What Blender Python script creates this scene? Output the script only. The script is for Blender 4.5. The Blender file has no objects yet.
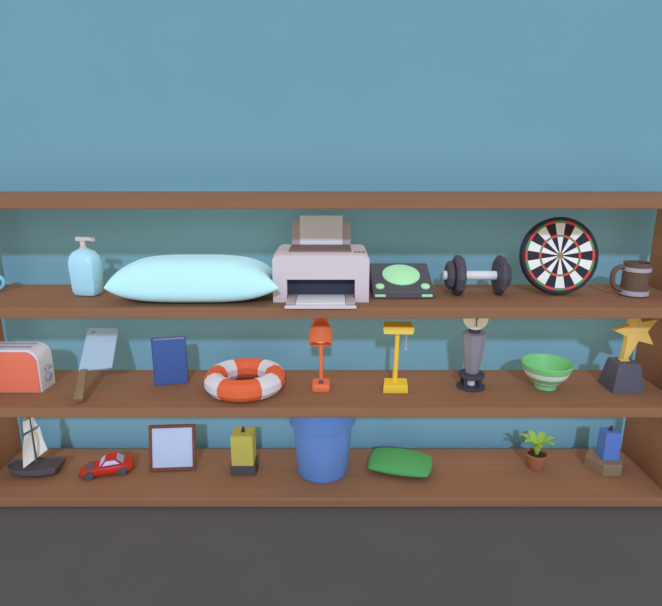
import bpy, bmesh, math, random
from mathutils import Vector, Matrix
random.seed(4)
SC = bpy.context.scene
COL = SC.collection
PI = math.pi
R = math.radians

# ------------------------------------------------------------------ materials
def lin(c):
    c = c / 255.0
    return c / 12.92 if c <= 0.04045 else ((c + 0.055) / 1.055) ** 2.4

def mat(name, rgb, rough=0.75, var=0.05, scale=9.0, spec=0.25, metal=0.0):
    m = bpy.data.materials.new(name)
    m.use_nodes = True
    nt = m.node_tree
    b = nt.nodes['Principled BSDF']
    base = [lin(v) for v in rgb]
    tc = nt.nodes.new('ShaderNodeTexCoord')
    nz = nt.nodes.new('ShaderNodeTexNoise')
    nz.inputs['Scale'].default_value = scale
    nz.inputs['Detail'].default_value = 3.0
    nt.links.new(tc.outputs['Object'], nz.inputs['Vector'])
    rp = nt.nodes.new('ShaderNodeValToRGB')
    rp.color_ramp.elements[0].position = 0.3
    rp.color_ramp.elements[1].position = 0.7
    rp.color_ramp.elements[0].color = [max(0, v * (1 - var)) for v in base] + [1]
    rp.color_ramp.elements[1].color = [min(1, v * (1 + var)) for v in base] + [1]
    nt.links.new(nz.outputs['Fac'], rp.inputs['Fac'])
    nt.links.new(rp.outputs['Color'], b.inputs['Base Color'])
    b.inputs['Roughness'].default_value = rough
    b.inputs['Specular IOR Level'].default_value = spec
    b.inputs['Metallic'].default_value = metal
    return m

def wood(name, rgb, rgb2, stretch=(1.2, 26, 26), rough=0.7):
    m = bpy.data.materials.new(name)
    m.use_nodes = True
    nt = m.node_tree
    b = nt.nodes['Principled BSDF']
    tc = nt.nodes.new('ShaderNodeTexCoord')
    mp = nt.nodes.new('ShaderNodeMapping')
    mp.inputs['Scale'].default_value = stretch
    nz = nt.nodes.new('ShaderNodeTexNoise')
    nz.inputs['Scale'].default_value = 1.6
    nz.inputs['Detail'].default_value = 4.0
    nt.links.new(tc.outputs['Object'], mp.inputs['Vector'])
    nt.links.new(mp.outputs['Vector'], nz.inputs['Vector'])
    rp = nt.nodes.new('ShaderNodeValToRGB')
    rp.color_ramp.elements[0].position = 0.3
    rp.color_ramp.elements[1].position = 0.72
    rp.color_ramp.elements[0].color = [lin(v) for v in rgb2] + [1]
    rp.color_ramp.elements[1].color = [lin(v) for v in rgb] + [1]
    nt.links.new(nz.outputs['Fac'], rp.inputs['Fac'])
    nt.links.new(rp.outputs['Color'], b.inputs['Base Color'])
    b.inputs['Roughness'].default_value = rough
    b.inputs['Specular IOR Level'].default_value = 0.2
    return m

M = dict(
    wall=mat('blue wall paint', (121, 163, 170), 0.9, 0.012, 2.0, 0.1),
    floor=mat('grey floor', (98, 94, 92), 0.85, 0.03, 3.0, 0.15),
    shelf=wood('shelf wood', (155, 112, 81), (149, 106, 76)),
    cyan=mat('pale cyan cloth', (206, 253, 255), 0.9, 0.02, 5, 0.1),
    soap=mat('pale blue plastic', (188, 238, 246), 0.35, 0.02, 6, 0.4),
    glassblue=mat('sky blue glaze', (146, 216, 232), 0.3, 0.02, 6, 0.4),
    pump=mat('pump grey white', (222, 208, 200), 0.5, 0.02),
    printer=mat('pinkish grey plastic', (224, 208, 203), 0.55, 0.01, 5, 0.25),
    printer_dark=mat('taupe plastic', (136, 118, 110), 0.6, 0.02),
    tray_grey=mat('tray warm grey', (188, 174, 164), 0.6, 0.02),
    slot=mat('printer slot navy', (64, 64, 76), 0.6, 0.02),
    paper=mat('paper', (232, 232, 228), 0.9, 0.01, 5, 0.1),
    btn=mat('button grey', (118, 110, 110), 0.6, 0.02),
    charcoal=mat('charcoal plastic', (98, 94, 98), 0.55, 0.03),
    mint=mat('mint green pad', (192, 255, 190), 0.6, 0.02),
    rubber=mat('dark rubber', (90, 86, 92), 0.6, 0.04),
    chrome=mat('white metal bar', (240, 238, 232), 0.4, 0.01),
    dart_rim=mat('dartboard black rim', (64, 62, 68), 0.8, 0.03),
    dart_black=mat('dartboard black', (58, 56, 60), 0.85, 0.03),
    dart_white=mat('dartboard white', (246, 242, 232), 0.85, 0.02),
    dart_red=mat('dartboard red', (236, 84, 80), 0.85, 0.02),
    dart_green=mat('dartboard green', (98, 156, 90), 0.85, 0.02),
    tank=wood('tankard wood', (122, 100, 82), (112, 88, 70), (30, 30, 2)),
    band=mat('tankard metal band', (186, 182, 186), 0.45, 0.03),
    orange=mat('toaster orange', (242, 128, 96), 0.5, 0.01),
    white=mat('toaster white', (226, 224, 226), 0.5, 0.01),
    knob=mat('toaster knob', (168, 166, 176), 0.5, 0.02),
    steel=mat('pale blue steel', (176, 200, 212), 0.45, 0.02),
    handle=wood('cleaver handle', (156, 130, 98), (136, 112, 84), (20, 20, 3)),
    book=mat('book blue cloth', (76, 102, 156), 0.8, 0.03),
    pages=mat('book pages', (206, 190, 192), 0.9, 0.03, 40),
    buoy=mat('buoy orange', (236, 110, 66), 0.6, 0.02),
    buoyw=mat('buoy white', (226, 222, 218), 0.6, 0.02),
    lampo=mat('lamp orange', (242, 126, 76), 0.5, 0.01),
    bulb=mat('cream bulb', (255, 224, 160), 0.5, 0.01),
    lampy=mat('lamp yellow', (248, 206, 66), 0.5, 0.01),
    lampy_lit=mat('lamp yellow lit tone', (255, 222, 104), 0.5, 0.01),  # paler copy of the lamp yellow, front light put into the colour
    navybtn=mat('lamp button', (92, 84, 98), 0.5, 0.02),
    dial=mat('clock dial cream', (255, 246, 216), 0.7, 0.01),
    ink=mat('clock ink', (70, 66, 66), 0.7, 0.02),
    case=mat('clock case grey', (146, 140, 144), 0.6, 0.02),
    iron=mat('clock dark iron', (74, 73, 80), 0.6, 0.03),
    bowl=mat('bowl green', (134, 206, 128), 0.45, 0.02),
    bowlw=mat('bowl white band', (240, 232, 232), 0.45, 0.01),
    gold=mat('trophy gold', (236, 196, 104), 0.5, 0.02),
    slate=mat('trophy slate', (98, 96, 106), 0.6, 0.03),
    hull=mat('boat hull grey', (98, 92, 92), 0.8, 0.04),
    deck=mat('boat deck', (86, 78, 78), 0.8, 0.04),
    sail=mat('cream sail', (238, 236, 220), 0.9, 0.02),
    mast=mat('boat mast', (92, 88, 84), 0.8, 0.03),
    carred=mat('car red', (200, 56, 34), 0.4, 0.02),
    cargrey=mat('car hood grey', (98, 94, 100), 0.5, 0.02),
    carglass=mat('car window lavender', (202, 204, 236), 0.3, 0.01),
    carglass2=mat('car window grey blue', (162, 172, 196), 0.3, 0.01),
    frame=wood('picture frame wood', (134, 86, 64), (114, 68, 50)),
    print_blue=mat('picture pale blue', (188, 200, 220), 0.5, 0.02, 3.0),
    yellow=mat('yellow wax', (192, 180, 84), 0.7, 0.02),
    greybase=mat('dark grey holder', (84, 78, 76), 0.8, 0.03),
    bin=mat('bin blue', (104, 138, 190), 0.6, 0.01),
    bintrim=mat('bin ribs', (80, 120, 200), 0.6, 0.01),
    cushion=mat('green cloth', (92, 164, 94), 0.9, 0.03, 12, 0.1),
    candle=mat('blue wax', (96, 128, 190), 0.7, 0.02),
    tan=mat('tan plinth', (144, 122, 94), 0.8, 0.03),
    wick=mat('dark wick', (58, 54, 74), 0.8, 0.02),
    leaf=mat('leaf yellow green', (160, 194, 80), 0.7, 0.05),
    pot=mat('terracotta pot', (168, 104, 74), 0.8, 0.03),
    soil=mat('potting soil', (70, 52, 40), 0.95, 0.1, 40),
)

# ------------------------------------------------------------------ mesh helpers
def obj(name, bm, mats, parent=None, smooth=None, loc=None):
    """Link one bmesh as ONE mesh object. smooth = angle in degrees below which edges are rounded."""
    bmesh.ops.recalc_face_normals(bm, faces=bm.faces)
    if smooth is not None:
        for f in bm.faces:
            f.smooth = True
        for e in bm.edges:
            if len(e.link_faces) == 2 and e.calc_face_angle(0) > R(smooth):
                e.smooth = False
    me = bpy.data.meshes.new(name)
    bm.to_mesh(me)
    bm.free()
    for m in (mats if isinstance(mats, (list, tuple)) else [mats]):
        me.materials.append(M[m])
    o = bpy.data.objects.new(name, me)
    COL.objects.link(o)
    if parent:
        o.parent = parent
    if loc:
        o.location = loc
    return o

def thing(name, label, cat, loc=(0, 0, 0), rotz=0.0, group=None):
    o = bpy.data.objects.new(name, None)
    o.empty_display_size = 0.05
    COL.objects.link(o)
    o.location = loc
    o.rotation_euler = (0, 0, rotz)
    o['label'] = label
    o['category'] = cat
    if group:
        o['group'] = group
    return o

def box(bm, lo, hi, bev=0.0, mi=0, seg=2, mtx=None):
    t = bmesh.new()
    bmesh.ops.create_cube(t, size=1.0)
    for v in t.verts:
        v.co = Vector([lo[i] + (v.co[i] + 0.5) * (hi[i] - lo[i]) for i in range(3)])
    if bev > 0:
        bmesh.ops.bevel(t, geom=t.edges[:], offset=bev, segments=seg, profile=0.5, affect='EDGES')
    join(bm, t, mi, mtx)

def join(bm, t, mi=0, mtx=None):
    vm = {}
    for v in t.verts:
        co = v.co.copy()
        if mtx is not None:
            co = mtx @ co
        vm[v] = bm.verts.new(co)
    for f in t.faces:
        try:
            nf = bm.faces.new([vm[v] for v in f.verts])
            nf.material_index = mi if mi is not None else f.material_index
        except ValueError:
            pass
    t.free()

def loft(bm, loops, cap0=True, cap1=True, mi=0, closed=False):
    """Join equal-length vertex loops with quads."""
    rows = [[bm.verts.new(p) for p in lp] for lp in loops]
    n = len(rows[0])
    out = []
    pairs = list(zip(rows[:-1], rows[1:]))
    if closed:
        pairs.append((rows[-1], rows[0]))
    for a, b in pairs:
        row = []
        for i in range(n):
            f = bm.faces.new([a[i], a[(i + 1) % n], b[(i + 1) % n], b[i]])
            f.material_index = mi
            row.append(f)
        out.append(row)
    if not closed:
        if cap0:
            bm.faces.new(rows[0][::-1]).material_index = mi
        if cap1:
            bm.faces.new(rows[-1]).material_index = mi
    return out

def ring(r, z, n, ph=0.0, cx=0.0, cy=0.0, sy=1.0):
    return [(cx + r * math.cos(ph + 2 * PI * i / n), cy + sy * r * math.sin(ph + 2 * PI * i / n), z) for i in range(n)]

def lathe(bm, prof, n=32, ph=0.0, mi=0, cap0=True, cap1=True, mis=None):
    rows = loft(bm, [ring(r, z, n, ph) for r, z in prof], cap0, cap1, mi)
    if mis:
        for k, row in enumerate(rows):
            for f in row:
                f.material_index = mis[k]

def rrect(w, d, r, z, seg=4, cx=0.0, cy=0.0):
    pts = []
    for (sx, sy, a0) in ((1, 1, 0), (-1, 1, 90), (-1, -1, 180), (1, -1, 270)):
        for k in range(seg + 1):
            a = R(a0 + 90.0 * k / seg)
            pts.append((cx + sx * (w / 2 - r) + r * math.cos(a), cy + sy * (d / 2 - r) + r * math.sin(a), z))
    return pts

def tube(bm, path, rad, n=12, mi=0, cap=True):
    path = [Vector(p) for p in path]
    loops = []
    up = Vector((0, 0, 1))
    for i, p in enumerate(path):
        d = (path[min(i + 1, len(path) - 1)] - path[max(i - 1, 0)]).normalized()
        ref = Vector((0, 1, 0)) if abs(d.dot(up)) > 0.95 else up
        if abs(d.dot(Vector((0, 1, 0)))) < 0.05:
            ref = Vector((0, 1, 0))
        a = d.cross(ref).normalized()
        b = d.cross(a).normalized()
        r = rad[i] if isinstance(rad, (list, tuple)) else rad
        loops.append([p + a * r * math.cos(2 * PI * k / n) + b * r * math.sin(2 * PI * k / n) for k in range(n)])
    loft(bm, loops, cap, cap, mi)

def prism(bm, pts, y0, y1, mi=0, axis='y'):
    """Extrude an (x, z) outline along y."""
    loft(bm, [[(x, y0, z) for x, z in pts], [(x, y1, z) for x, z in pts]], True, True, mi)

def rotm(ax, deg):
    return Matrix.Rotation(R(deg), 4, ax)

def tr(x, y, z):
    return Matrix.Translation((x, y, z))

# ------------------------------------------------------------------ setting
WALL_Y = 2.614
A, B, C, D = 1.3668, 0.9262, 0.4857, 0.0452      # tops of the four shelf boards
TH = 0.0452
FRONT, BACK = 2.10, 2.539
XL, XR = -1.6176, 1.5202                          # inner faces of the side panels

bm = bmesh.new(); box(bm, (-4.2, WALL_Y, 0), (4.2, WALL_Y + 0.12, 3.2))
o = obj('wall_back', bm, 'wall'); o['kind'] = 'structure'
bm = bmesh.new(); box(bm, (-4.2, -2.0, -0.1), (4.2, WALL_Y + 0.12, 0.0))
o = obj('floor', bm, 'floor'); o['kind'] = 'structure'

sh = thing('shelving_unit', 'wide brown wooden shelving unit with four boards standing on the grey floor', 'shelf', ((XL + XR) / 2, BACK, 0))
cx = (XL + XR) / 2
for i, z in enumerate((A, B, C, D)):
    bm = bmesh.new()
    ov = 0.065 if i == 0 else 0.0
    box(bm, (XL - cx - ov + 0.0004, FRONT - BACK, z - TH + (0.0 if i < 3 else 0.0002)), (XR - cx + ov - 0.0004, 0, z), 0.004, 0, 1)
    obj('shelf_board', bm, 'shelf', sh)
for x0, x1 in ((XL - 0.036, XL), (XR, XR + 0.036)):
    bm = bmesh.new()
    box(bm, (x0 - cx, FRONT - BACK + 0.004, 0.0002), (x1 - cx, -0.0005, A - TH - 0.0002), 0.003, 0, 1)
    obj('side_panel', bm, 'shelf', sh)

E = 0.0006   # things stand a hair above the boards

# ------------------------------------------------------------------ board B (upper row)
t = thing('mug', 'sky blue mug with ring handle at the far end of the upper shelf', 'mug', (-1.560, 2.375, B + E))
bm = bmesh.new()
lathe(bm, [(0.032, 0), (0.037, 0.004), (0.039, 0.02), (0.039, 0.094), (0.037, 0.098), (0.034, 0.094), (0.034, 0.012)], 28)
obj('body', bm, 'glassblue', t, 40)
bm = bmesh.new()
tube(bm, [(0.037 + 0.045 * math.sin(a), 0, 0.046 + 0.034 * math.cos(a)) for a in [R(8 + 164 * k / 14) for k in range(15)]], 0.0078, 10)
obj('handle', bm, 'glassblue', t, 60)

t = thing('soap_dispenser', 'pale blue pump soap bottle standing beside the cyan pillow', 'soap bottle', (-1.078, 2.325, B + E), R(-10))
bm = bmesh.new()
prof = [(0.080, 0.050, 0.0), (0.104, 0.068, 0.004), (0.118, 0.080, 0.018), (0.122, 0.084, 0.04), (0.129, 0.090, 0.130), (0.127, 0.088, 0.150), (0.116, 0.080, 0.174), (0.088, 0.064, 0.193), (0.046, 0.046, 0.205), (0.036, 0.036, 0.207)]
loft(bm, [rrect(w, d, min(w, d) * 0.3 if z < 0.2 else min(w, d) * 0.45, z, 2) for w, d, z in prof])
obj('body', bm, 'soap', t, 38)
bm = bmesh.new()
lathe(bm, [(0.017, 0.2072), (0.017, 0.212), (0.011, 0.215), (0.011, 0.240)], 16)
pm = tr(0, 0, 0)
obj('collar', bm, 'pump', t, 40)
bm = bmesh.new()
loft(bm, [[(x, y, z) for y, z in ((-0.011, zt - h), (0.011, zt - h), (0.011, zt), (-0.011, zt))] for x, zt, h in ((-0.026, 0.257, 0.016), (0.004, 0.258, 0.017), (0.036, 0.257, 0.013), (0.049, 0.254, 0.012), (0.053, 0.250, 0.012))])
obj('nozzle', bm, 'pump', t, 25)

def cushion_mesh(bm, L, W, H, p=2.6, nu=44, nv=28, corner=0.06, sag=0.8):
    """A stuffed cushion: two domed sheets meeting in a seam, corners drawn out."""
    top, bot = [], []
    for s, grid in ((1, top), (-1, bot)):
        for i in range(nu + 1):
            row = []
            u = -math.cos(PI * i / nu)
            for j in range(nv + 1):
                v = -math.cos(PI * j / nv)
                k = max(0.0, (1 - abs(u) ** p) * (1 - abs(v) ** p)) ** 0.45
                x = L / 2 * u * (1 - corner * (1 - v * v) * u * u)
                y = W / 2 * v * (1 - corner * 1.3 * (1 - u * u) * v * v)
                z = s * H / 2 * k * (1.0 if s > 0 else sag)
                row.append((x, y, z))
            grid.append(row)
    def sheet(grid, flip):
        vs = [[bm.verts.new(q) for q in row] for row in grid]
        for i in range(nu):
            for j in range(nv):
                q = [vs[i][j], vs[i + 1][j], vs[i + 1][j + 1], vs[i][j + 1]]
                bm.faces.new(q[::-1] if flip else q)
    sheet(top, False)
    sheet(bot, True)
    bmesh.ops.remove_doubles(bm, verts=bm.verts, dist=1e-5)

bm = bmesh.new()
cushion_mesh(bm, 0.658, 0.30, 0.206, 3.4, corner=0.03)
for v in bm.verts:      # the corner in front of the printer is drawn out
    u, q = v.co.x / 0.329, v.co.y / 0.15
    if u > 0 and q < -0.4:
        v.co.x += 0.044 * u ** 4 * ((-q - 0.4) / 0.6)
zmin = min(v.co.z for v in bm.verts)
for v in bm.verts:
    v.co.z -= zmin
pil = obj('pillow', bm, 'cyan', None, 60)
pil.location = (-0.581, 2.248, B + E)
pil['label'] = 'large plump pale cyan pillow lying between soap bottle and printer'
pil['category'] = 'pillow'

t = thing('printer', 'pinkish grey inkjet printer with paper in its rear feeder and front tray', 'printer', (-0.042, 2.315, B + E))
fy, by = -0.128, 0.140
bm = bmesh.new()
# body: front face with a slot opening, built as shell around a recess
hw, hz = 0.2005, 0.206
sx0, sx1, sz0, sz1 = -0.142, 0.142, 0.002, 0.098
def cut_body(bm):
    bev = 0.012
    prof = [(-hw, 0), (hw, 0), (hw, hz - 0.024), (hw - 0.006, hz - 0.008), (hw - 0.022, hz), (-hw + 0.022, hz), (-hw + 0.006, hz - 0.008), (-hw, hz - 0.024)]
    # back part (solid) and front part split around the opening
    prism(bm, prof, -0.03, by)
    box(bm, (-hw, fy, 0), (sx0, -0.03, hz - 0.03))
    box(bm, (sx1, fy, 0), (hw, -0.03, hz - 0.03))
    box(bm, (sx0, fy + 0.05, 0), (sx1, -0.03, sz0))
    box(bm, (sx0, fy, sz1), (sx1, -0.03, hz - 0.03))
    top = [(-hw, hz - 0.03)] + [(hw, hz - 0.03)] + prof[2:]
    loft(bm, [[(x * (1 if k else 1), y, z if z < hz - 0.02 or k else z - dz) for x, z in top] for k, y, dz in ((0, fy, 0.007), (1, fy + 0.016, 0), (1, -0.03, 0))])
cut_body(bm)
obj('body', bm, 'printer', t, 30)
bm = bmesh.new(); box(bm, (sx0, -0.076, sz0 + 0.001), (sx1, -0.0305, sz1)); box(bm, (sx0 + 0.0005, fy + 0.004, sz1 - 0.004), (sx1 - 0.0005, -0.0765, sz1 - 0.0005))
obj('output_slot', bm, 'slot', t)
bm = bmesh.new()
box(bm, (-0.139, -0.225, 0.004), (0.139, -0.0765, 0.014), 0.003)
box(bm, (-0.139, -0.225, 0.0145), (-0.102, -0.0765, 0.024), 0.002)
box(bm, (0.102, -0.225, 0.0145), (0.139, -0.0765, 0.024), 0.002)
box(bm, (-0.144, -0.236, 0.001), (0.144, -0.2255, 0.014), 0.002)
for f in bm.faces:
    c = f.calc_center_median()
    f.material_index = 1 if abs(c.x) > 0.1 and c.y > -0.2255 else 0
trayo = obj('output_tray', bm, ['printer', 'tray_grey'], t, 30)
bm = bmesh.new(); box(bm, (-0.1, -0.222, 0.0150), (0.1, -0.077, 0.0215))
obj('printed_paper', bm, 'paper', t)
bm = bmesh.new()
mt = tr(0, 0.098, hz - 0.01) @ rotm('X', -11)
box(bm, (-0.134, 0, 0), (0.130, 0.012, 0.120), 0.003, 0, 2, mt)
obj('paper_feeder', bm, 'tray_grey', t, 30)
bm = bmesh.new(); box(bm, (-0.098, -0.006, 0), (0.094, -0.001, 0.144), 0, 0, 2, mt)
obj('blank_paper', bm, 'paper', t)
bm = bmesh.new()
box(bm, (-0.136, -0.080, hz - 0.002), (0.128, 0.090, hz + 0.007), 0.003)
obj('feed_slot', bm, 'printer_dark', t, 30)
for k in range(3):
    bm = bmesh.new(); lathe(bm, [(0.0065, hz - 0.002), (0.0065, hz + 0.002), (0.005, hz + 0.004)], 14)
    obj('button', bm, 'btn', t, 40, loc=(0.144 + 0.0165 * k, -0.090, 0))

t = thing('turntable', 'dark grey wedge shaped turntable with big mint green disc and four small pads', 'turntable', (0.313, 2.25, B + E))
L2, dep, h0, h1 = 0.133, 0.225, 0.031, 0.116
bm = bmesh.new()
loops = []
pr = [(0, 0), (dep, 0), (dep, h1), (0.0, h0)]
loft(bm, [[(x, y, z) for y, z in pr] for x in (-L2, L2)])
bmesh.ops.bevel(bm, geom=bm.edges[:], offset=0.004, segments=1, affect='EDGES')
obj('body', bm, 'charcoal', t, 20)
sl = math.degrees(math.atan2(h1 - h0, dep))
def on_top(x, y):
    return tr(x, y, h0 + (h1 - h0) * y / dep) @ rotm('X', sl)
bm = bmesh.new(); q = bmesh.new()
lathe(q, [(0.084, 0.0004), (0.084, 0.005), (0.081, 0.007)], 40); join(bm, q, 0, on_top(0.002, 0.125))
obj('platter', bm, 'mint', t, 40)
for x in (-0.100, 0.098):
    bm = bmesh.new(); q = bmesh.new()
    lathe(q, [(0.0195, 0.0004), (0.0195, 0.006), (0.017, 0.008)], 24); join(bm, q, 0, on_top(x, 0.035))
    obj('knob', bm, 'mint', t, 40)
for x in (-0.101, 0.101):
    bm = bmesh.new(); box(bm, (x - 0.023, -0.004, 0.008), (x + 0.023, 0.002, 0.0195), 0.002)
    obj('button', bm, 'mint', t, 30)

t = thing('dumbbell', 'dark hexagonal dumbbell with a white bar lying beside the dartboard', 'dumbbell', (0.650, 2.335, B + E), R(0))
RX = 0.090
def plate(name, x0, x1, r, ch):
    bm = bmesh.new()
    n = 10
    prof = [(r - ch, x0), (r, x0 + ch * 0.8), (r, x1 - ch * 0.8), (r - ch, x1)]
    loft(bm, [[(x, rr * math.cos(2 * PI * k / n), RX * math.cos(PI / 10) + rr * math.sin(2 * PI * k / n)) for k in range(n)] for rr, x in prof])
    return obj(name, bm, 'rubber', t, 12)
bm = bmesh.new(); tube(bm, [(-0.152, 0, RX * 0.95), (0.140, 0, RX * 0.95)], 0.0200, 20)
obj('bar', bm, 'chrome', t, 50)
plate('weight_plate', -0.108, -0.068, RX, 0.012)
plate('weight_plate', -0.139, -0.109, 0.064, 0.010)
plate('weight_plate', 0.080, 0.112, RX, 0.012)
plate('weight_plate', 0.113, 0.136, 0.056, 0.010)

# dartboard
t = thing('dartboard', 'round dartboard with red and green rings propped upright beside the tankard', 'dartboard', (1.006, 2.300, B + E + 0.0080))
t.rotation_euler = (R(-13), 0, 0)
RD = 0.1695
bm = bmesh.new()
n = 60
def dring(r, y):
    return [(r * math.sin(2 * PI * k / n), y, RD + r * math.cos(2 * PI * k / n)) for k in range(n)]
loft(bm, [dring(0.1545, 0.001), dring(0.158, -0.005), dring(RD - 0.004, -0.005), dring(RD, 0.0), dring(RD, 0.030), dring(RD - 0.004, 0.034), dring(0.02, 0.034)], True, True)
obj('rim', bm, 'dart_rim', t, 40)
bm = bmesh.new()
radii = [0.0, 0.0065, 0.0135, 0.082, 0.092, 0.143, 0.1538]
rows = [[bm.verts.new((r * math.sin(2 * PI * (k - 1.5) / n), 0.0, RD + r * math.cos(2 * PI * (k - 1.5) / n))) for k in range(n)] for r in radii[1:]]
cen = bm.verts.new((0, 0, RD))
for k in range(n):
    k2 = (k + 1) % n
    sec = (k // 3) % 2            # sector straight up is white
    f = bm.faces.new([cen, rows[0][k], rows[0][k2]]); f.material_index = 2
    for b in range(5):
        f = bm.faces.new([rows[b][k], rows[b][k2], rows[b + 1][k2], rows[b + 1][k]])
        if b == 0: f.material_index = 3
        elif b in (1, 3): f.material_index = 0 if sec == 0 else 1
        else: f.material_index = 3 if sec == 0 else 2
obj('face', bm, ['dart_white', 'dart_black', 'dart_red', 'dart_green'], t)
bm = bmesh.new()
box(bm, (-0.03, 0.0, -0.20), (0.03, 0.010, 0.0), 0.002, 0, 1, tr(0, 0.036, 0.235) @ rotm('X', 30))
obj('stand', bm, 'dart_rim', t)

t = thing('tankard', 'brown wooden tankard with two silver bands beside the dartboard', 'tankard', (1.340, 2.318, B + E))
t.scale = (0.93, 0.93, 0.93)
bm = bmesh.new()
lathe(bm, [(0.060, 0), (0.062, 0.003), (0.0595, 0.07), (0.0585, 0.148), (0.0605, 0.150), (0.0605, 0.158), (0.054, 0.158), (0.053, 0.03)], 28)
obj('body', bm, 'tank', t, 35)
for z0, z1, r0, r1 in ((0.006, 0.029, 0.0655, 0.0645), (0.118, 0.138, 0.0625, 0.0622)):
    bm = bmesh.new()
    lathe(bm, [(0.0585, z0), (r0, z0 + 0.001), (r1, z1 - 0.001), (0.0575, z1)], 28, cap0=False, cap1=False)
    obj('band', bm, 'band', t, 40)
bm = bmesh.new()
pts = [(-0.056, 0, 0.134), (-0.080, 0, 0.137), (-0.100, 0, 0.126), (-0.110, 0, 0.105), (-0.110, 0, 0.075), (-0.102, 0, 0.050), (-0.084, 0, 0.032), (-0.060, 0, 0.026)]
tube(bm, pts, 0.0125, 8)
obj('handle', bm, 'tank', t, 50)

# ------------------------------------------------------------------ board C (middle row)
t = thing('toaster', 'orange and white two slot toaster at the end of the middle shelf', 'toaster', (-1.4535, 2.32, C + E))
def arch(hw, h, r, z0=0.0, n=8):
    pts = [(-hw, z0), (hw, z0)]
    pts += [(hw - r + r * math.cos(R(90 * k / n)), h - r + r * math.sin(R(90 * k / n))) for k in range(n + 1)]
    pts += [(-hw + r - r * math.sin(R(90 * k / n)), h - r + r * math.cos(R(90 * k / n))) for k in range(n + 1)]
    return pts
bm = bmesh.new()
loft(bm, [[(x, y, z) for x, z in arch(hw_, h, 0.055)] for hw_, h, y in ((0.140, 0.196, -0.062), (0.144, 0.202, -0.056), (0.147, 0.205, 0.052), (0.143, 0.201, 0.062))])
obj('body', bm, 'white', t, 30)
bm = bmesh.new()
prism(bm, arch(0.139, 0.194, 0.05, 0.003), -0.0665, -0.0622)
obj('front_panel', bm, 'orange', t, 30)
for y in (-0.022, 0.022):
    bm = bmesh.new(); box(bm, (-0.10, y - 0.009, 0.2025), (0.10, y + 0.009, 0.2065), 0.001)
    obj('slot', bm, 'knob', t)
bm = bmesh.new(); box(bm, (0.1465, -0.016, 0.090), (0.162, 0.022, 0.106), 0.004)
obj('lever', bm, 'knob', t, 30)
bm = bmesh.new(); q = bmesh.new(); lathe(q, [(0.019, 0), (0.019, 0.010), (0.016, 0.013)], 20); join(bm, q, 0, tr(0.1462, 0.003, 0.054) @ rotm('Y', 90))
obj('dial', bm, 'knob', t, 40)

# cleaver leaning back onto the wall
t = thing('cleaver', 'pale blue meat cleaver with wooden handle propped handle down against the wall', 'cleaver', (-1.078, 2.136, C + 0.0165))
Lc = 0.515
lean = math.degrees(math.atan2(2.565 - 2.158, 0.215))
t.rotation_euler = (Matrix.Rotation(R(-lean), 3, 'X') @ Matrix.Rotation(R(-10), 3, 'Y')).to_euler()
bm = bmesh.new()
# blade outline in (x, z) with a hole near the tip corner
bw, z0, z1 = 0.146, 0.174, 0.452
xl = -0.036
outer = [(xl, z0), (xl + bw, z0 - 0.004), (xl + bw, z1 - 0.034), (xl + bw - 0.012, z1 - 0.024), (xl + 0.006, z1), (xl, z1 - 0.006)]
hx, hzz, hr = xl + 0.030, z1 - 0.030, 0.013
def hole_sheet(bm, y):
    ov = [bm.verts.new((x, y, z)) for x, z in outer]
    hv = [bm.verts.new((hx + hr * math.cos(2 * PI * k / 16), y, hzz + hr * math.sin(2 * PI * k / 16))) for k in range(16)]
    es = [bm.edges.new((ov[k], ov[(k + 1) % len(ov)])) for k in range(len(ov))]
    es += [bm.edges.new((hv[k], hv[(k + 1) % 16])) for k in range(16)]
    bmesh.ops.triangle_fill(bm, edges=es, use_beauty=True)
    return ov, hv
oa, ha = hole_sheet(bm, -0.003)
ob, hb = hole_sheet(bm, 0.003)
for a, b in ((oa, ob), (ha, hb)):
    for k in range(len(a)):
        bm.faces.new([a[k], a[(k + 1) % len(a)], b[(k + 1) % len(a)], b[k]])
obj('blade', bm, 'steel', t)
bm = bmesh.new()
loft(bm, [rrect(w, 0.020, 0.006, z, 3, cx=x) for x, z, w in ((-0.010, 0.004, 0.034), (-0.010, 0.008, 0.040), (-0.012, 0.05, 0.040), (-0.014, 0.12, 0.036), (-0.014, 0.170, 0.038), (-0.014, 0.1755, 0.034))])
obj('handle', bm, 'handle', t, 40)

t = thing('book', 'closed dark blue hardcover book standing upright between cleaver and lifebuoy', 'book', (-0.748, 2.372, C + E), R(12))
bm = bmesh.new()
for y0, y1 in ((-0.020, -0.0165), (0.0165, 0.020)):
    box(bm, (-0.078, y0, 0), (0.070, y1, 0.222), 0.0012, 0, 1)
box(bm, (-0.082, -0.020, 0), (-0.0782, 0.020, 0.222), 0.0012, 0, 1)
obj('cover', bm, 'book', t)
bm = bmesh.new(); box(bm, (-0.077, -0.0162, 0.004), (0.065, 0.0162, 0.217))
obj('pages', bm, 'pages', t)

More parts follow.
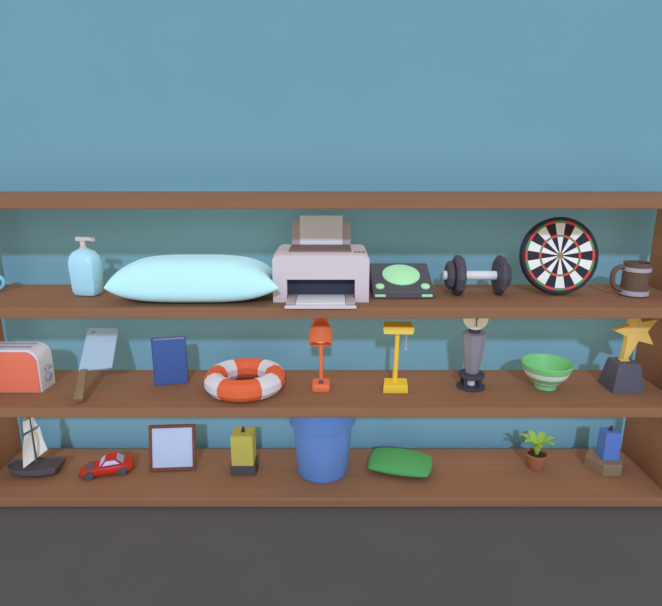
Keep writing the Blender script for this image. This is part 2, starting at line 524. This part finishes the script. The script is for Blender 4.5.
t = thing('lifebuoy', 'orange lifebuoy ring with white bands lying flat on the middle shelf', 'lifebuoy', (-0.394, 2.300, C + E))
bm = bmesh.new()
N, K, RM, rm = 32, 10, 0.138, 0.048
loops = []
for i in range(N):
    a = 2 * PI * i / N
    loops.append([((RM + rm * math.cos(2 * PI * k / K + PI / K)) * math.cos(a), (RM + rm * math.cos(2 * PI * k / K + PI / K)) * math.sin(a), rm + 0.002 + rm * math.sin(2 * PI * k / K + PI / K)) for k in range(K)])
rows = loft(bm, loops, closed=True)
obj('ring', bm, 'buoy', t, 14)
for c in range(4):
    bm = bmesh.new()
    a0 = R((40, 140, 220, 320)[c])
    lp = []
    for s in range(5):
        a = a0 + R(-18 + 9 * s)
        r2 = rm + (0.0015 if 0 <= s <= 4 else 0)
        lp.append([((RM + r2 * math.cos(2 * PI * k / K + PI / K)) * math.cos(a), (RM + r2 * math.cos(2 * PI * k / K + PI / K)) * math.sin(a), max(0.0003, rm + 0.002 + r2 * math.sin(2 * PI * k / K + PI / K))) for k in range(K)])
    loft(bm, lp)
    obj('band', bm, 'buoyw', t, 14)

t = thing('desk_lamp', 'orange desk lamp with bell shade on a thin stem and square base', 'lamp', (-0.046, 2.305, C + E))
bm = bmesh.new()
loft(bm, [rrect(w, d, 0.012, z, 3) for w, d, z in ((0.080, 0.086, 0), (0.084, 0.090, 0.006), (0.080, 0.086, 0.028), (0.072, 0.078, 0.034))])
obj('base', bm, 'lampo', t, 40)
bm = bmesh.new(); lathe(bm, [(0.011, 0.0342), (0.011, 0.041), (0.009, 0.0435)], 16)
obj('switch', bm, 'navybtn', t, 40, loc=(0, -0.016, 0))
bm = bmesh.new(); tube(bm, [(0, 0.024, 0.033), (0, 0.024, 0.30), (0, 0.030, 0.320)], 0.0090, 12)
obj('stem', bm, 'lampo', t, 50)
sm = tr(0, -0.022, 0.222) @ rotm('X', -33)
bm = bmesh.new(); q = bmesh.new()
lathe(q, [(0.0485, 0.0), (0.052, 0.0), (0.051, 0.072), (0.036, 0.096), (0.034, 0.140), (0.028, 0.144), (0.012, 0.130), (0.030, 0.092), (0.0475, 0.068)], 20, 0, cap0=False, cap1=False)
join(bm, q, 0, sm)
shade = obj('lamp_shade', bm, 'lampo', t, 24)
bm = bmesh.new(); q = bmesh.new()
lathe(q, [(0.004, 0.006), (0.022, 0.010), (0.034, 0.022), (0.034, 0.036), (0.022, 0.060), (0.012, 0.128)], 20); join(bm, q, 0, sm)
obj('bulb', bm, 'bulb', t, 60)

t = thing('table_lamp', 'bright yellow table lamp with flat box head and pull cord', 'lamp', (0.298, 2.295, C + E), R(-3))
bm = bmesh.new()
q = bmesh.new()
loft(q, [[(x * s, y * s, z) for x, y in ((-0.062, -0.046), (0.050, -0.046), (0.056, 0.046), (-0.052, 0.046))] for s, z in ((0.97, 0), (1.0, 0.004), (0.98, 0.032), (0.93, 0.037))])
join(bm, q, 0, rotm('Z', 2))
obj('base', bm, 'lampy', t, 25)
bm = bmesh.new(); tube(bm, [(-0.006, 0.002, 0.036), (0.001, 0.004, 0.279)], [0.0115, 0.0095], 10)
obj('stem', bm, 'lampy', t, 50)
bm = bmesh.new()
loft(bm, [[(x, y, z) for x, y in ((-0.066 * s, -0.046 * s), (0.068 * s, -0.046 * s), (0.064 * s, 0.050 * s), (-0.062 * s, 0.050 * s))] for s, z in ((0.82, 0.277), (0.95, 0.280), (0.995, 0.3), (1.0, 0.303), (1.0, 0.308), (0.96, 0.311))])
for f in bm.faces:
    f.material_index = 1 if f.calc_center_median().z < 0.3 else 0  # front and under faces of the head painted lighter, as if lit
obj('lamp_head', bm, ['lampy', 'lampy_lit'], t, 25)
bm = bmesh.new(); tube(bm, [(0.038, -0.014, 0.274), (0.038, -0.014, 0.205)], 0.0022, 8); q = bmesh.new()
lathe(q, [(0.002, 0.194), (0.0052, 0.198), (0.0052, 0.206), (0.002, 0.209)], 10); join(bm, q, 0, tr(0.038, -0.014, 0))
obj('pull_cord', bm, 'band', t, 50)

t = thing('pedestal_clock', 'grey tapered pedestal clock with round cream dial on a dark stand', 'clock', (0.650, 2.325, C + E))
bm = bmesh.new(); lathe(bm, [(0.064, 0), (0.066, 0.003), (0.066, 0.009), (0.062, 0.012)], 12); 
obj('base', bm, 'iron', t, 25)
bm = bmesh.new(); lathe(bm, [(0.050, 0.052), (0.060, 0.054), (0.062, 0.060), (0.058, 0.069), (0.040, 0.072)], 12)
obj('collar', bm, 'iron', t, 25)
for k in range(4):
    a = PI / 4 + k * PI / 2
    bm = bmesh.new(); tube(bm, [(0.048 * math.cos(a), 0.048 * math.sin(a), 0.0115), (0.048 * math.cos(a), 0.048 * math.sin(a), 0.055)], 0.008, 8)
    obj('leg', bm, 'iron', t, 30)
bm = bmesh.new(); lathe(bm, [(0.018, 0.0122), (0.018, 0.0518)], 16)
obj('pillar', bm, 'buoyw', t, 40)
bm = bmesh.new(); lathe(bm, [(0.030, 0.0722), (0.032, 0.080), (0.055, 0.246), (0.058, 0.258), (0.052, 0.264), (0.030, 0.266)], 8, PI / 8)
obj('case', bm, 'case', t, 12)
bm = bmesh.new(); lathe(bm, [(0.026, 0.2665), (0.026, 0.280)], 8, PI / 8)
obj('neck', bm, 'iron', t, 30)
dm = tr(0, -0.004, 0.334) @ rotm('X', 90)
bm = bmesh.new(); q = bmesh.new(); lathe(q, [(0.050, -0.016), (0.054, -0.012), (0.054, 0.012), (0.049, 0.016)], 36); join(bm, q, 0, dm)
obj('dial', bm, 'dial', t, 30)
for ang, ln in ((180, 0.034), (55, 0.024)):
    bm = bmesh.new(); box(bm, (-0.0022, -0.0225, -0.004), (0.0022, -0.0206, ln), 0, 0, 1, tr(0, -0.0004, 0.334) @ rotm('Y', ang))
    obj('hand', bm, 'ink', t)

bm = bmesh.new()
prof = [(0.046, 0), (0.049, 0.002), (0.049, 0.020), (0.059, 0.028), (0.074, 0.043), (0.088, 0.060), (0.092, 0.066), (0.101, 0.082), (0.105, 0.091), (0.111, 0.108), (0.114, 0.122), (0.1115, 0.125), (0.107, 0.117), (0.095, 0.080), (0.070, 0.050), (0.03, 0.036)]
lathe(bm, prof, 20, PI / 20, mis=[0, 0, 0, 1, 0, 0, 1, 1, 0, 0, 0, 0, 0, 0, 0])
bo = obj('bowl', bm, ['bowl', 'bowlw'], None, 25)
bo.location = (0.992, 2.318, C + E)
bo['label'] = 'green bowl with two white bands between clock and star trophy'
bo['category'] = 'bowl'

t = thing('trophy', 'golden star trophy on a dark slate tapered base', 'trophy', (1.341, 2.315, C + E))
bm = bmesh.new()
loft(bm, [[(-a, -a, z), (a, -a, z), (a, a, z), (-a, a, z)] for a, z in ((0.071, 0), (0.071, 0.004), (0.050, 0.129), (0.047, 0.132))])
obj('base', bm, 'slate', t, 10)
bm = bmesh.new(); box(bm, (-0.024, -0.014, 0.1322), (0.018, 0.014, 0.142), 0.003)
obj('foot', bm, 'gold', t, 20)
bm = bmesh.new()
scx, scz, ro, ri = 0.031, 0.277, 0.102, 0.047
pts = []
for k in range(10):
    a = R(16 + 36 * k)             # outer points rotated like the leaning star
    r = ro if k % 2 == 0 else ri
    pts.append([scx - r * math.sin(a), scz + r * math.cos(a)])
# the lower point above the foot is drawn out to a stem
low = min((p for p in pts[::2]), key=lambda p: (p[0] + 0.006) ** 2 + (p[1] - 0.15) ** 2)
i = pts.index(low)
pts[i] = [0.005, 0.1422]
pts.insert(i, [-0.013, 0.1422])
front = [bm.verts.new((x, -0.016, z)) for x, z in pts]
back = [bm.verts.new((x, 0.016, z)) for x, z in pts]
fc, bc = bm.verts.new((scx, -0.021, scz)), bm.verts.new((scx, 0.021, scz))
n = len(pts)
for k in range(n):
    j = (k + 1) % n
    bm.faces.new([fc, front[k], front[j]]); bm.faces.new([bc, back[j], back[k]])
    bm.faces.new([front[k], back[k], back[j], front[j]])
obj('star', bm, 'gold', t)

# ------------------------------------------------------------------ board D (lower row)
t = thing('toy_sailboat', 'toy sailboat with dark grey hull and cream sails at the end of the bottom shelf', 'toy boat', (-1.424, 2.308, D + E), R(3))
plan = [(-0.128, -0.012), (-0.105, -0.040), (-0.05, -0.062), (0.03, -0.068), (0.118, -0.050), (0.128, 0.052), (0.03, 0.068), (-0.05, 0.062), (-0.105, 0.040), (-0.128, 0.012)]
bm = bmesh.new()
loft(bm, [[(x * s, y * w, z + (0.006 if abs(x) > 0.1 and z > 0.03 else 0)) for x, y in plan] for s, w, z in ((0.80, 0.62, 0), (0.93, 0.9, 0.020), (1.0, 1.0, 0.046), (0.95, 0.90, 0.046), (0.93, 0.88, 0.039))])
for f in bm.faces:
    if  (len(f.verts) > 4 and f.calc_center_median().z > 0.02):
        f.material_index = 1
obj('hull', bm, ['hull', 'deck'], t, 20)
bm = bmesh.new(); tube(bm, [(0.010, 0, 0.030), (0.010, 0, 0.296)], [0.0055, 0.0035], 8)
obj('mast', bm, 'mast', t, 50)
def sail_mesh(y0, y1, z0, z1, t0, t1, belly, x=-0.020, nu=10, nv=12):
    bm = bmesh.new()
    lay = []
    for off in (0.0, -0.003):
        vs = []
        for i in range(nu + 1):
            row = []
            u = i / nu
            for j in range(nv + 1):
                v = j / nv
                ya = y0 + (t0 - y0) * v; yb = y1 + (t1 - y1) * v
                y = ya + (yb - ya) * u
                zlow = z0[0] + (z0[1] - z0[0]) * u; zup = z1[0] + (z1[1] - z1[0]) * u
                xx = x - belly * math.sin(PI * v) * (0.5 + 0.5 * math.sin(PI * u)) + off
                row.append(bm.verts.new((xx, y, zlow + (zup - zlow) * v)))
            vs.append(row)
        lay.append(vs)
    for vs in lay:
        for i in range(nu):
            for j in range(nv):
                bm.faces.new([vs[i][j], vs[i + 1][j], vs[i + 1][j + 1], vs[i][j + 1]])
    a, b = lay
    per = [(i, 0) for i in range(nu)] + [(nu, j) for j in range(nv)] + [(i, nv) for i in range(nu, 0, -1)] + [(0, j) for j in range(nv, 0, -1)]
    for k in range(len(per)):
        p, q = per[k], per[(k + 1) % len(per)]
        bm.faces.new([a[p[0]][p[1]], a[q[0]][q[1]], b[q[0]][q[1]], b[p[0]][p[1]]])
    return bm
s1 = obj('sail', sail_mesh(-0.052, 0.068, (0.050, 0.092), (0.206, 0.224), -0.026, 0.048, 0.018, 0.0), 'sail', t, 40)
s2 = obj('sail', sail_mesh(-0.026, 0.038, (0.222, 0.236), (0.290, 0.290), -0.020, 0.024, 0.010, 0.0), 'sail', t, 40)
for q in (s1, s2):
    q.rotation_euler = (0, 0, R(-38))
for y0, z, x in ((0.036, 0.219, 0.0), (0.022, 0.287, 0.0)):
    bm = bmesh.new(); tube(bm, [(x, -y0, z - 0.004), (x, y0, z + 0.004)], 0.0026, 8)
    obj('yard', bm, 'mast', t, 50).rotation_euler = (0, 0, R(-38))

t = thing('toy_car', 'red toy sports car with grey bonnet patch parked beside the sailboat', 'toy car', (-1.080, 2.315, D + E), R(16))
t.scale = (0.92, 0.92, 0.86)
# profile along x (nose at -x), built as lofted cross sections
secs = [(-0.132, 0.036, 0.018, 0.030, 0.030), (-0.120, 0.048, 0.012, 0.044, 0.040), (-0.060, 0.055, 0.011, 0.055, 0.046), (-0.035, 0.056, 0.011, 0.058, 0.048), (0.060, 0.056, 0.011, 0.062, 0.050), (0.110, 0.052, 0.013, 0.060, 0.046), (0.126, 0.044, 0.020, 0.050, 0.038)]
bm = bmesh.new()
loft(bm, [[(x, -w * 0.85, z0), (x, -w, z0 + 0.012), (x, -w, zt - 0.010), (x, -wt, zt), (x, wt, zt), (x, w, zt - 0.010), (x, w, z0 + 0.012), (x, w * 0.85, z0)] for x, w, z0, zt, wt in secs])
obj('car_body', bm, 'carred', t, 35)
bm = bmesh.new()
cab = [(-0.036, 0.046, 0.0575), (-0.002, 0.036, 0.094), (0.046, 0.036, 0.096), (0.088, 0.044, 0.0615)]
loft(bm, [[(x, -w, 0.056), (x, -w, z), (x, w, z), (x, w, 0.056)] for x, w, z in cab])
bm2 = None
obj('cabin', bm, 'carred', t, 12)
bm = bmesh.new()
def cabpane(x0, w0, z0_, x1, w1, z1_, k0=0.12, k1=0.88, inset=0.88, lift=0.0018):
    n = Vector((-(z1_ - z0_), 0, x1 - x0)).normalized() * (1 if x1 > x0 else 1)
    pts = []
    for s in (k0, k1):
        x = x0 + (x1 - x0) * s; z = z0_ + (z1_ - z0_) * s; w = (w0 + (w1 - w0) * s) * inset
        pts.append((x, w, z))
    lo, hi = [], []
    for (x, w, z), order in ((pts[0], 0), (pts[1], 1)):
        pass
    quad = [(pts[0][0], -pts[0][1], pts[0][2]), (pts[0][0], pts[0][1], pts[0][2]), (pts[1][0], pts[1][1], pts[1][2]), (pts[1][0], -pts[1][1], pts[1][2])]
    return [[Vector(p) + n * d for p in quad] for d in (0.0003, lift)]
loft(bm, cabpane(-0.036, 0.046, 0.0575, -0.002, 0.036, 0.094)); obj('windscreen', bm, 'carglass', t)
bm = bmesh.new(); loft(bm, cabpane(0.046, 0.036, 0.096, 0.088, 0.044, 0.0615)); obj('rear_window', bm, 'carglass2', t)
for s in (-1, 1):
    bm = bmesh.new()
    side = [(-0.018, 0.0425, 0.066), (0.000, 0.0368, 0.088), (0.044, 0.0368, 0.089), (0.066, 0.0418, 0.068)]
    loft(bm, [[(x, s * (w + d), z) for x, w, z in side] for d in (0.0005, 0.003)])
    obj('side_window', bm, 'carglass', t)
bm = bmesh.new()
loft(bm, [[(x, y, 0.0545 + (x + 0.060) * 0.17 + d) for x, y in ((-0.106, -0.026), (-0.062, -0.032), (-0.062, 0.032), (-0.106, 0.026))] for d in (0.0, 0.0032)])
obj('bonnet_panel', bm, 'cargrey', t)
for x in (-0.082, 0.078):
    for s in (-1, 1):
        bm = bmesh.new(); q = bmesh.new(); lathe(q, [(0.0215, -0.009), (0.024, -0.006), (0.024, 0.006), (0.0215, 0.009)], 20); join(bm, q, 0, tr(x, s * 0.050, 0.024) @ rotm('X', 90))
        obj('wheel', bm, 'rubber', t, 40)

t = thing('picture_frame', 'brown framed pale blue picture propped upright on the bottom shelf', 'picture', (-0.768, 2.325, D + E + 0.0030))
t.rotation_euler = (R(-14), 0, R(4))
fw, fh, fb = 0.111, 0.222, 0.015
bm = bmesh.new()
box(bm, (-fw, -0.008, 0), (fw, 0.008, fb), 0.002, 0, 1); box(bm, (-fw, -0.008, fh - fb), (fw, 0.008, fh), 0.002, 0, 1)
box(bm, (-fw, -0.008, fb + 0.0002), (-fw + fb, 0.008, fh - fb - 0.0002), 0.002, 0, 1); box(bm, (fw - fb, -0.008, fb + 0.0002), (fw, 0.008, fh - fb - 0.0002), 0.002, 0, 1)
obj('frame', bm, 'frame', t)
bm = bmesh.new(); box(bm, (-fw + fb + 0.0003, -0.003, fb + 0.0003), (fw - fb - 0.0003, 0.005, fh - fb - 0.0003))
obj('picture', bm, 'print_blue', t)
bm = bmesh.new(); box(bm, (-0.022, 0, -0.170), (0.022, 0.005, 0), 0.001, 0, 1, tr(0, 0.010, 0.172) @ rotm('X', 33))
obj('strut', bm, 'frame', t)

def block_candle(name, label, wax, basem, loc, rot, basepts, bh, w0, w1, h, dx=0.0):
    t = thing(name, label, 'candle', loc, rot, None)
    bm = bmesh.new()
    loft(bm, [[(x * s, y * s, z) for x, y in basepts] for s, z in ((1, 0), (1, bh - 0.004), (0.96, bh))])
    obj('base', bm, basem, t, 15)
    bm = bmesh.new()
    loft(bm, [[(dx + sx * w, sy * w, z) for sx, sy in ((-1, -1), (1, -1), (1, 1), (-1, 1))] for w, z in ((w0, bh + 0.0004), (w1 + 0.001, h - 0.004), (w1 - 0.003, h))])
    obj('wax', bm, wax, t, 10)
    bm = bmesh.new(); tube(bm, [(dx, 0, h - 0.001), (dx + 0.002, 0, h + 0.024)], [0.010, 0.004], 8)
    obj('wick', bm, 'wick', t, 40)
    return t
block_candle('candle', 'blue block candle with dark wick on a tan plinth', 'candle', 'tan', (1.346, 2.362, D + E), 0,
             [(-0.046, -0.082), (0.040, -0.082), (0.098, 0.012), (0.040, 0.092), (-0.034, 0.092), (-0.094, 0.012)], 0.056, 0.039, 0.034, 0.198, 0.006)
block_candle('candle', 'yellow block candle on a dark grey holder beside the blue bin', 'yellow', 'greybase', (-0.421, 2.335, D + E), 0,
             [(-0.060, -0.052), (0.060, -0.052), (0.066, 0.0), (0.060, 0.052), (-0.060, 0.052), (-0.066, 0.0)], 0.052, 0.052, 0.050, 0.205)

t = thing('waste_bin', 'blue ribbed waste bin with thick rim standing on the bottom shelf', 'bin', (-0.041, 2.335, D + E))
bm = bmesh.new()
n = 36
def rb(r, z, amp):
    return [((r + amp * (1 if k % 4 < 2 else 0)) * math.cos(2 * PI * k / n), (r + amp * (1 if k % 4 < 2 else 0)) * math.sin(2 * PI * k / n), z) for k in range(n)]
loft(bm, [rb(0.118, 0, 0), rb(0.121, 0.004, 0.0), rb(0.1225, 0.012, 0.0022), rb(0.139, 0.262, 0.0022), rb(0.141, 0.272, 0), rb(0.137, 0.272, 0), rb(0.115, 0.010, 0)])
obj('body', bm, 'bin', t, 35)
bm = bmesh.new()
lathe(bm, [(0.1415, 0.262), (0.153, 0.260), (0.157, 0.268), (0.161, 0.352), (0.158, 0.360), (0.151, 0.358), (0.146, 0.275)], 36, cap0=False, cap1=False)
bmesh.ops.bridge_loops(bm, edges=[e for e in bm.edges if e.is_boundary])
obj('rim', bm, 'bin', t, 35)

bm = bmesh.new()
cushion_mesh(bm, 0.28, 0.19, 0.088, 2.0, 36, 28, corner=-0.10)
zmin = min(v.co.z for v in bm.verts)
for v in bm.verts:
    v.co.z -= zmin
cu = obj('cushion', bm, 'cushion', None, 60)
cu.location = (0.338, 2.345, D + E)
cu.rotation_euler = (0, 0, R(-15))
cu['label'] = 'plump green cushion lying on the bottom shelf beside the blue bin'
cu['category'] = 'cushion'

t = thing('potted_plant', 'small potted plant with pointed yellow green leaves on the bottom shelf', 'plant', (1.005, 2.36, D + E))
bm = bmesh.new(); lathe(bm, [(0.036, 0), (0.038, 0.003), (0.047, 0.060), (0.052, 0.062), (0.053, 0.076), (0.048, 0.078), (0.044, 0.066)], 24)
obj('pot', bm, 'pot', t, 35)
bm = bmesh.new(); lathe(bm, [(0.043, 0.0665), (0.036, 0.0705)], 20, cap0=False)
obj('soil', bm, 'soil', t, 60)
for k in range(7):
    a = 2 * PI * k / 7
    bm = bmesh.new()
    ln, rise = (0.085, 0.075) if k else (0.082, 0.075)
    loops = []
    for s in range(8):
        v = s / 7
        d = 0.006 + (ln - 0.006) * v ** 1.1
        z = 0.068 + 0.014 + rise * math.sin(v * PI * 0.62)
        if s == 0: z = 0.068
        w = 0.004 + 0.013 * math.sin(PI * min(1, v * 1.02)) ** 0.8 if v < 1 else 0.0015
        loops.append([(d * math.cos(a) + w * q * -math.sin(a), d * math.sin(a) + w * q * math.cos(a), z + dz) for q, dz in ((-1, 0.003), (0, -0.003), (1, 0.003), (0, 0.0005))])
    loft(bm, loops)
    obj('leaf', bm, 'leaf', t, 40)

# ------------------------------------------------------------------ light, world, camera
w = bpy.data.worlds.new('World'); SC.world = w; w.use_nodes = True
nt = w.node_tree
bg = nt.nodes['Background']
# sky glow added to fill the shelves: brighter towards -Y, softer all round
geo = nt.nodes.new('ShaderNodeTexCoord')
dot = nt.nodes.new('ShaderNodeVectorMath'); dot.operation = 'DOT_PRODUCT'
dot.inputs[1].default_value = (0.0, -math.cos(R(26)), math.sin(R(26)))
mx = nt.nodes.new('ShaderNodeMath'); mx.operation = 'MAXIMUM'; mx.inputs[1].default_value = 0.0
pw = nt.nodes.new('ShaderNodeMath'); pw.operation = 'POWER'; pw.inputs[1].default_value = 2.0
ma = nt.nodes.new('ShaderNodeMath'); ma.operation = 'MULTIPLY_ADD'; ma.inputs[1].default_value = 0.20; ma.inputs[2].default_value = 0.06
nt.links.new(geo.outputs['Generated'], dot.inputs[0])
nt.links.new(dot.outputs['Value'], mx.inputs[0]); nt.links.new(mx.outputs[0], pw.inputs[0])
nt.links.new(pw.outputs[0], ma.inputs[0]); nt.links.new(ma.outputs[0], bg.inputs['Strength'])
bg.inputs['Color'].default_value = (1.0, 0.985, 0.90, 1)
sun = bpy.data.lights.new('sun', 'SUN'); sun.energy = 1.85; sun.angle = R(2.6); sun.color = (0.50, 0.64, 1.0)
so = bpy.data.objects.new('sun', sun); COL.objects.link(so)
so.location = (0, -3, 4)
so.rotation_euler = (R(90 - 27.5), 0, R(0.8))

cam = bpy.data.cameras.new('camera')
cam.sensor_fit = 'HORIZONTAL'; cam.sensor_width = 36.0
cam.lens = 538.03 / 662 * 36.0
cam.clip_start = 0.05; cam.clip_end = 60
co = bpy.data.objects.new('camera', cam); COL.objects.link(co)
co.location = (0, 0, 1.494)
co.rotation_euler = (R(90) - 0.25478, 0, 0)
SC.camera = co
vs = SC.view_settings
vs.view_transform = 'Standard'; vs.look = 'None'; vs.gamma = 1.0; vs.use_curve_mapping = False
vs.exposure = 0.0
# added flat ambient to brighten shelves: Cycles' own fast global illumination, with short-range occlusion
SC.cycles.use_fast_gi = True
SC.cycles.fast_gi_method = 'ADD'
w.light_settings.ao_factor = 0.455
w.light_settings.distance = 0.22
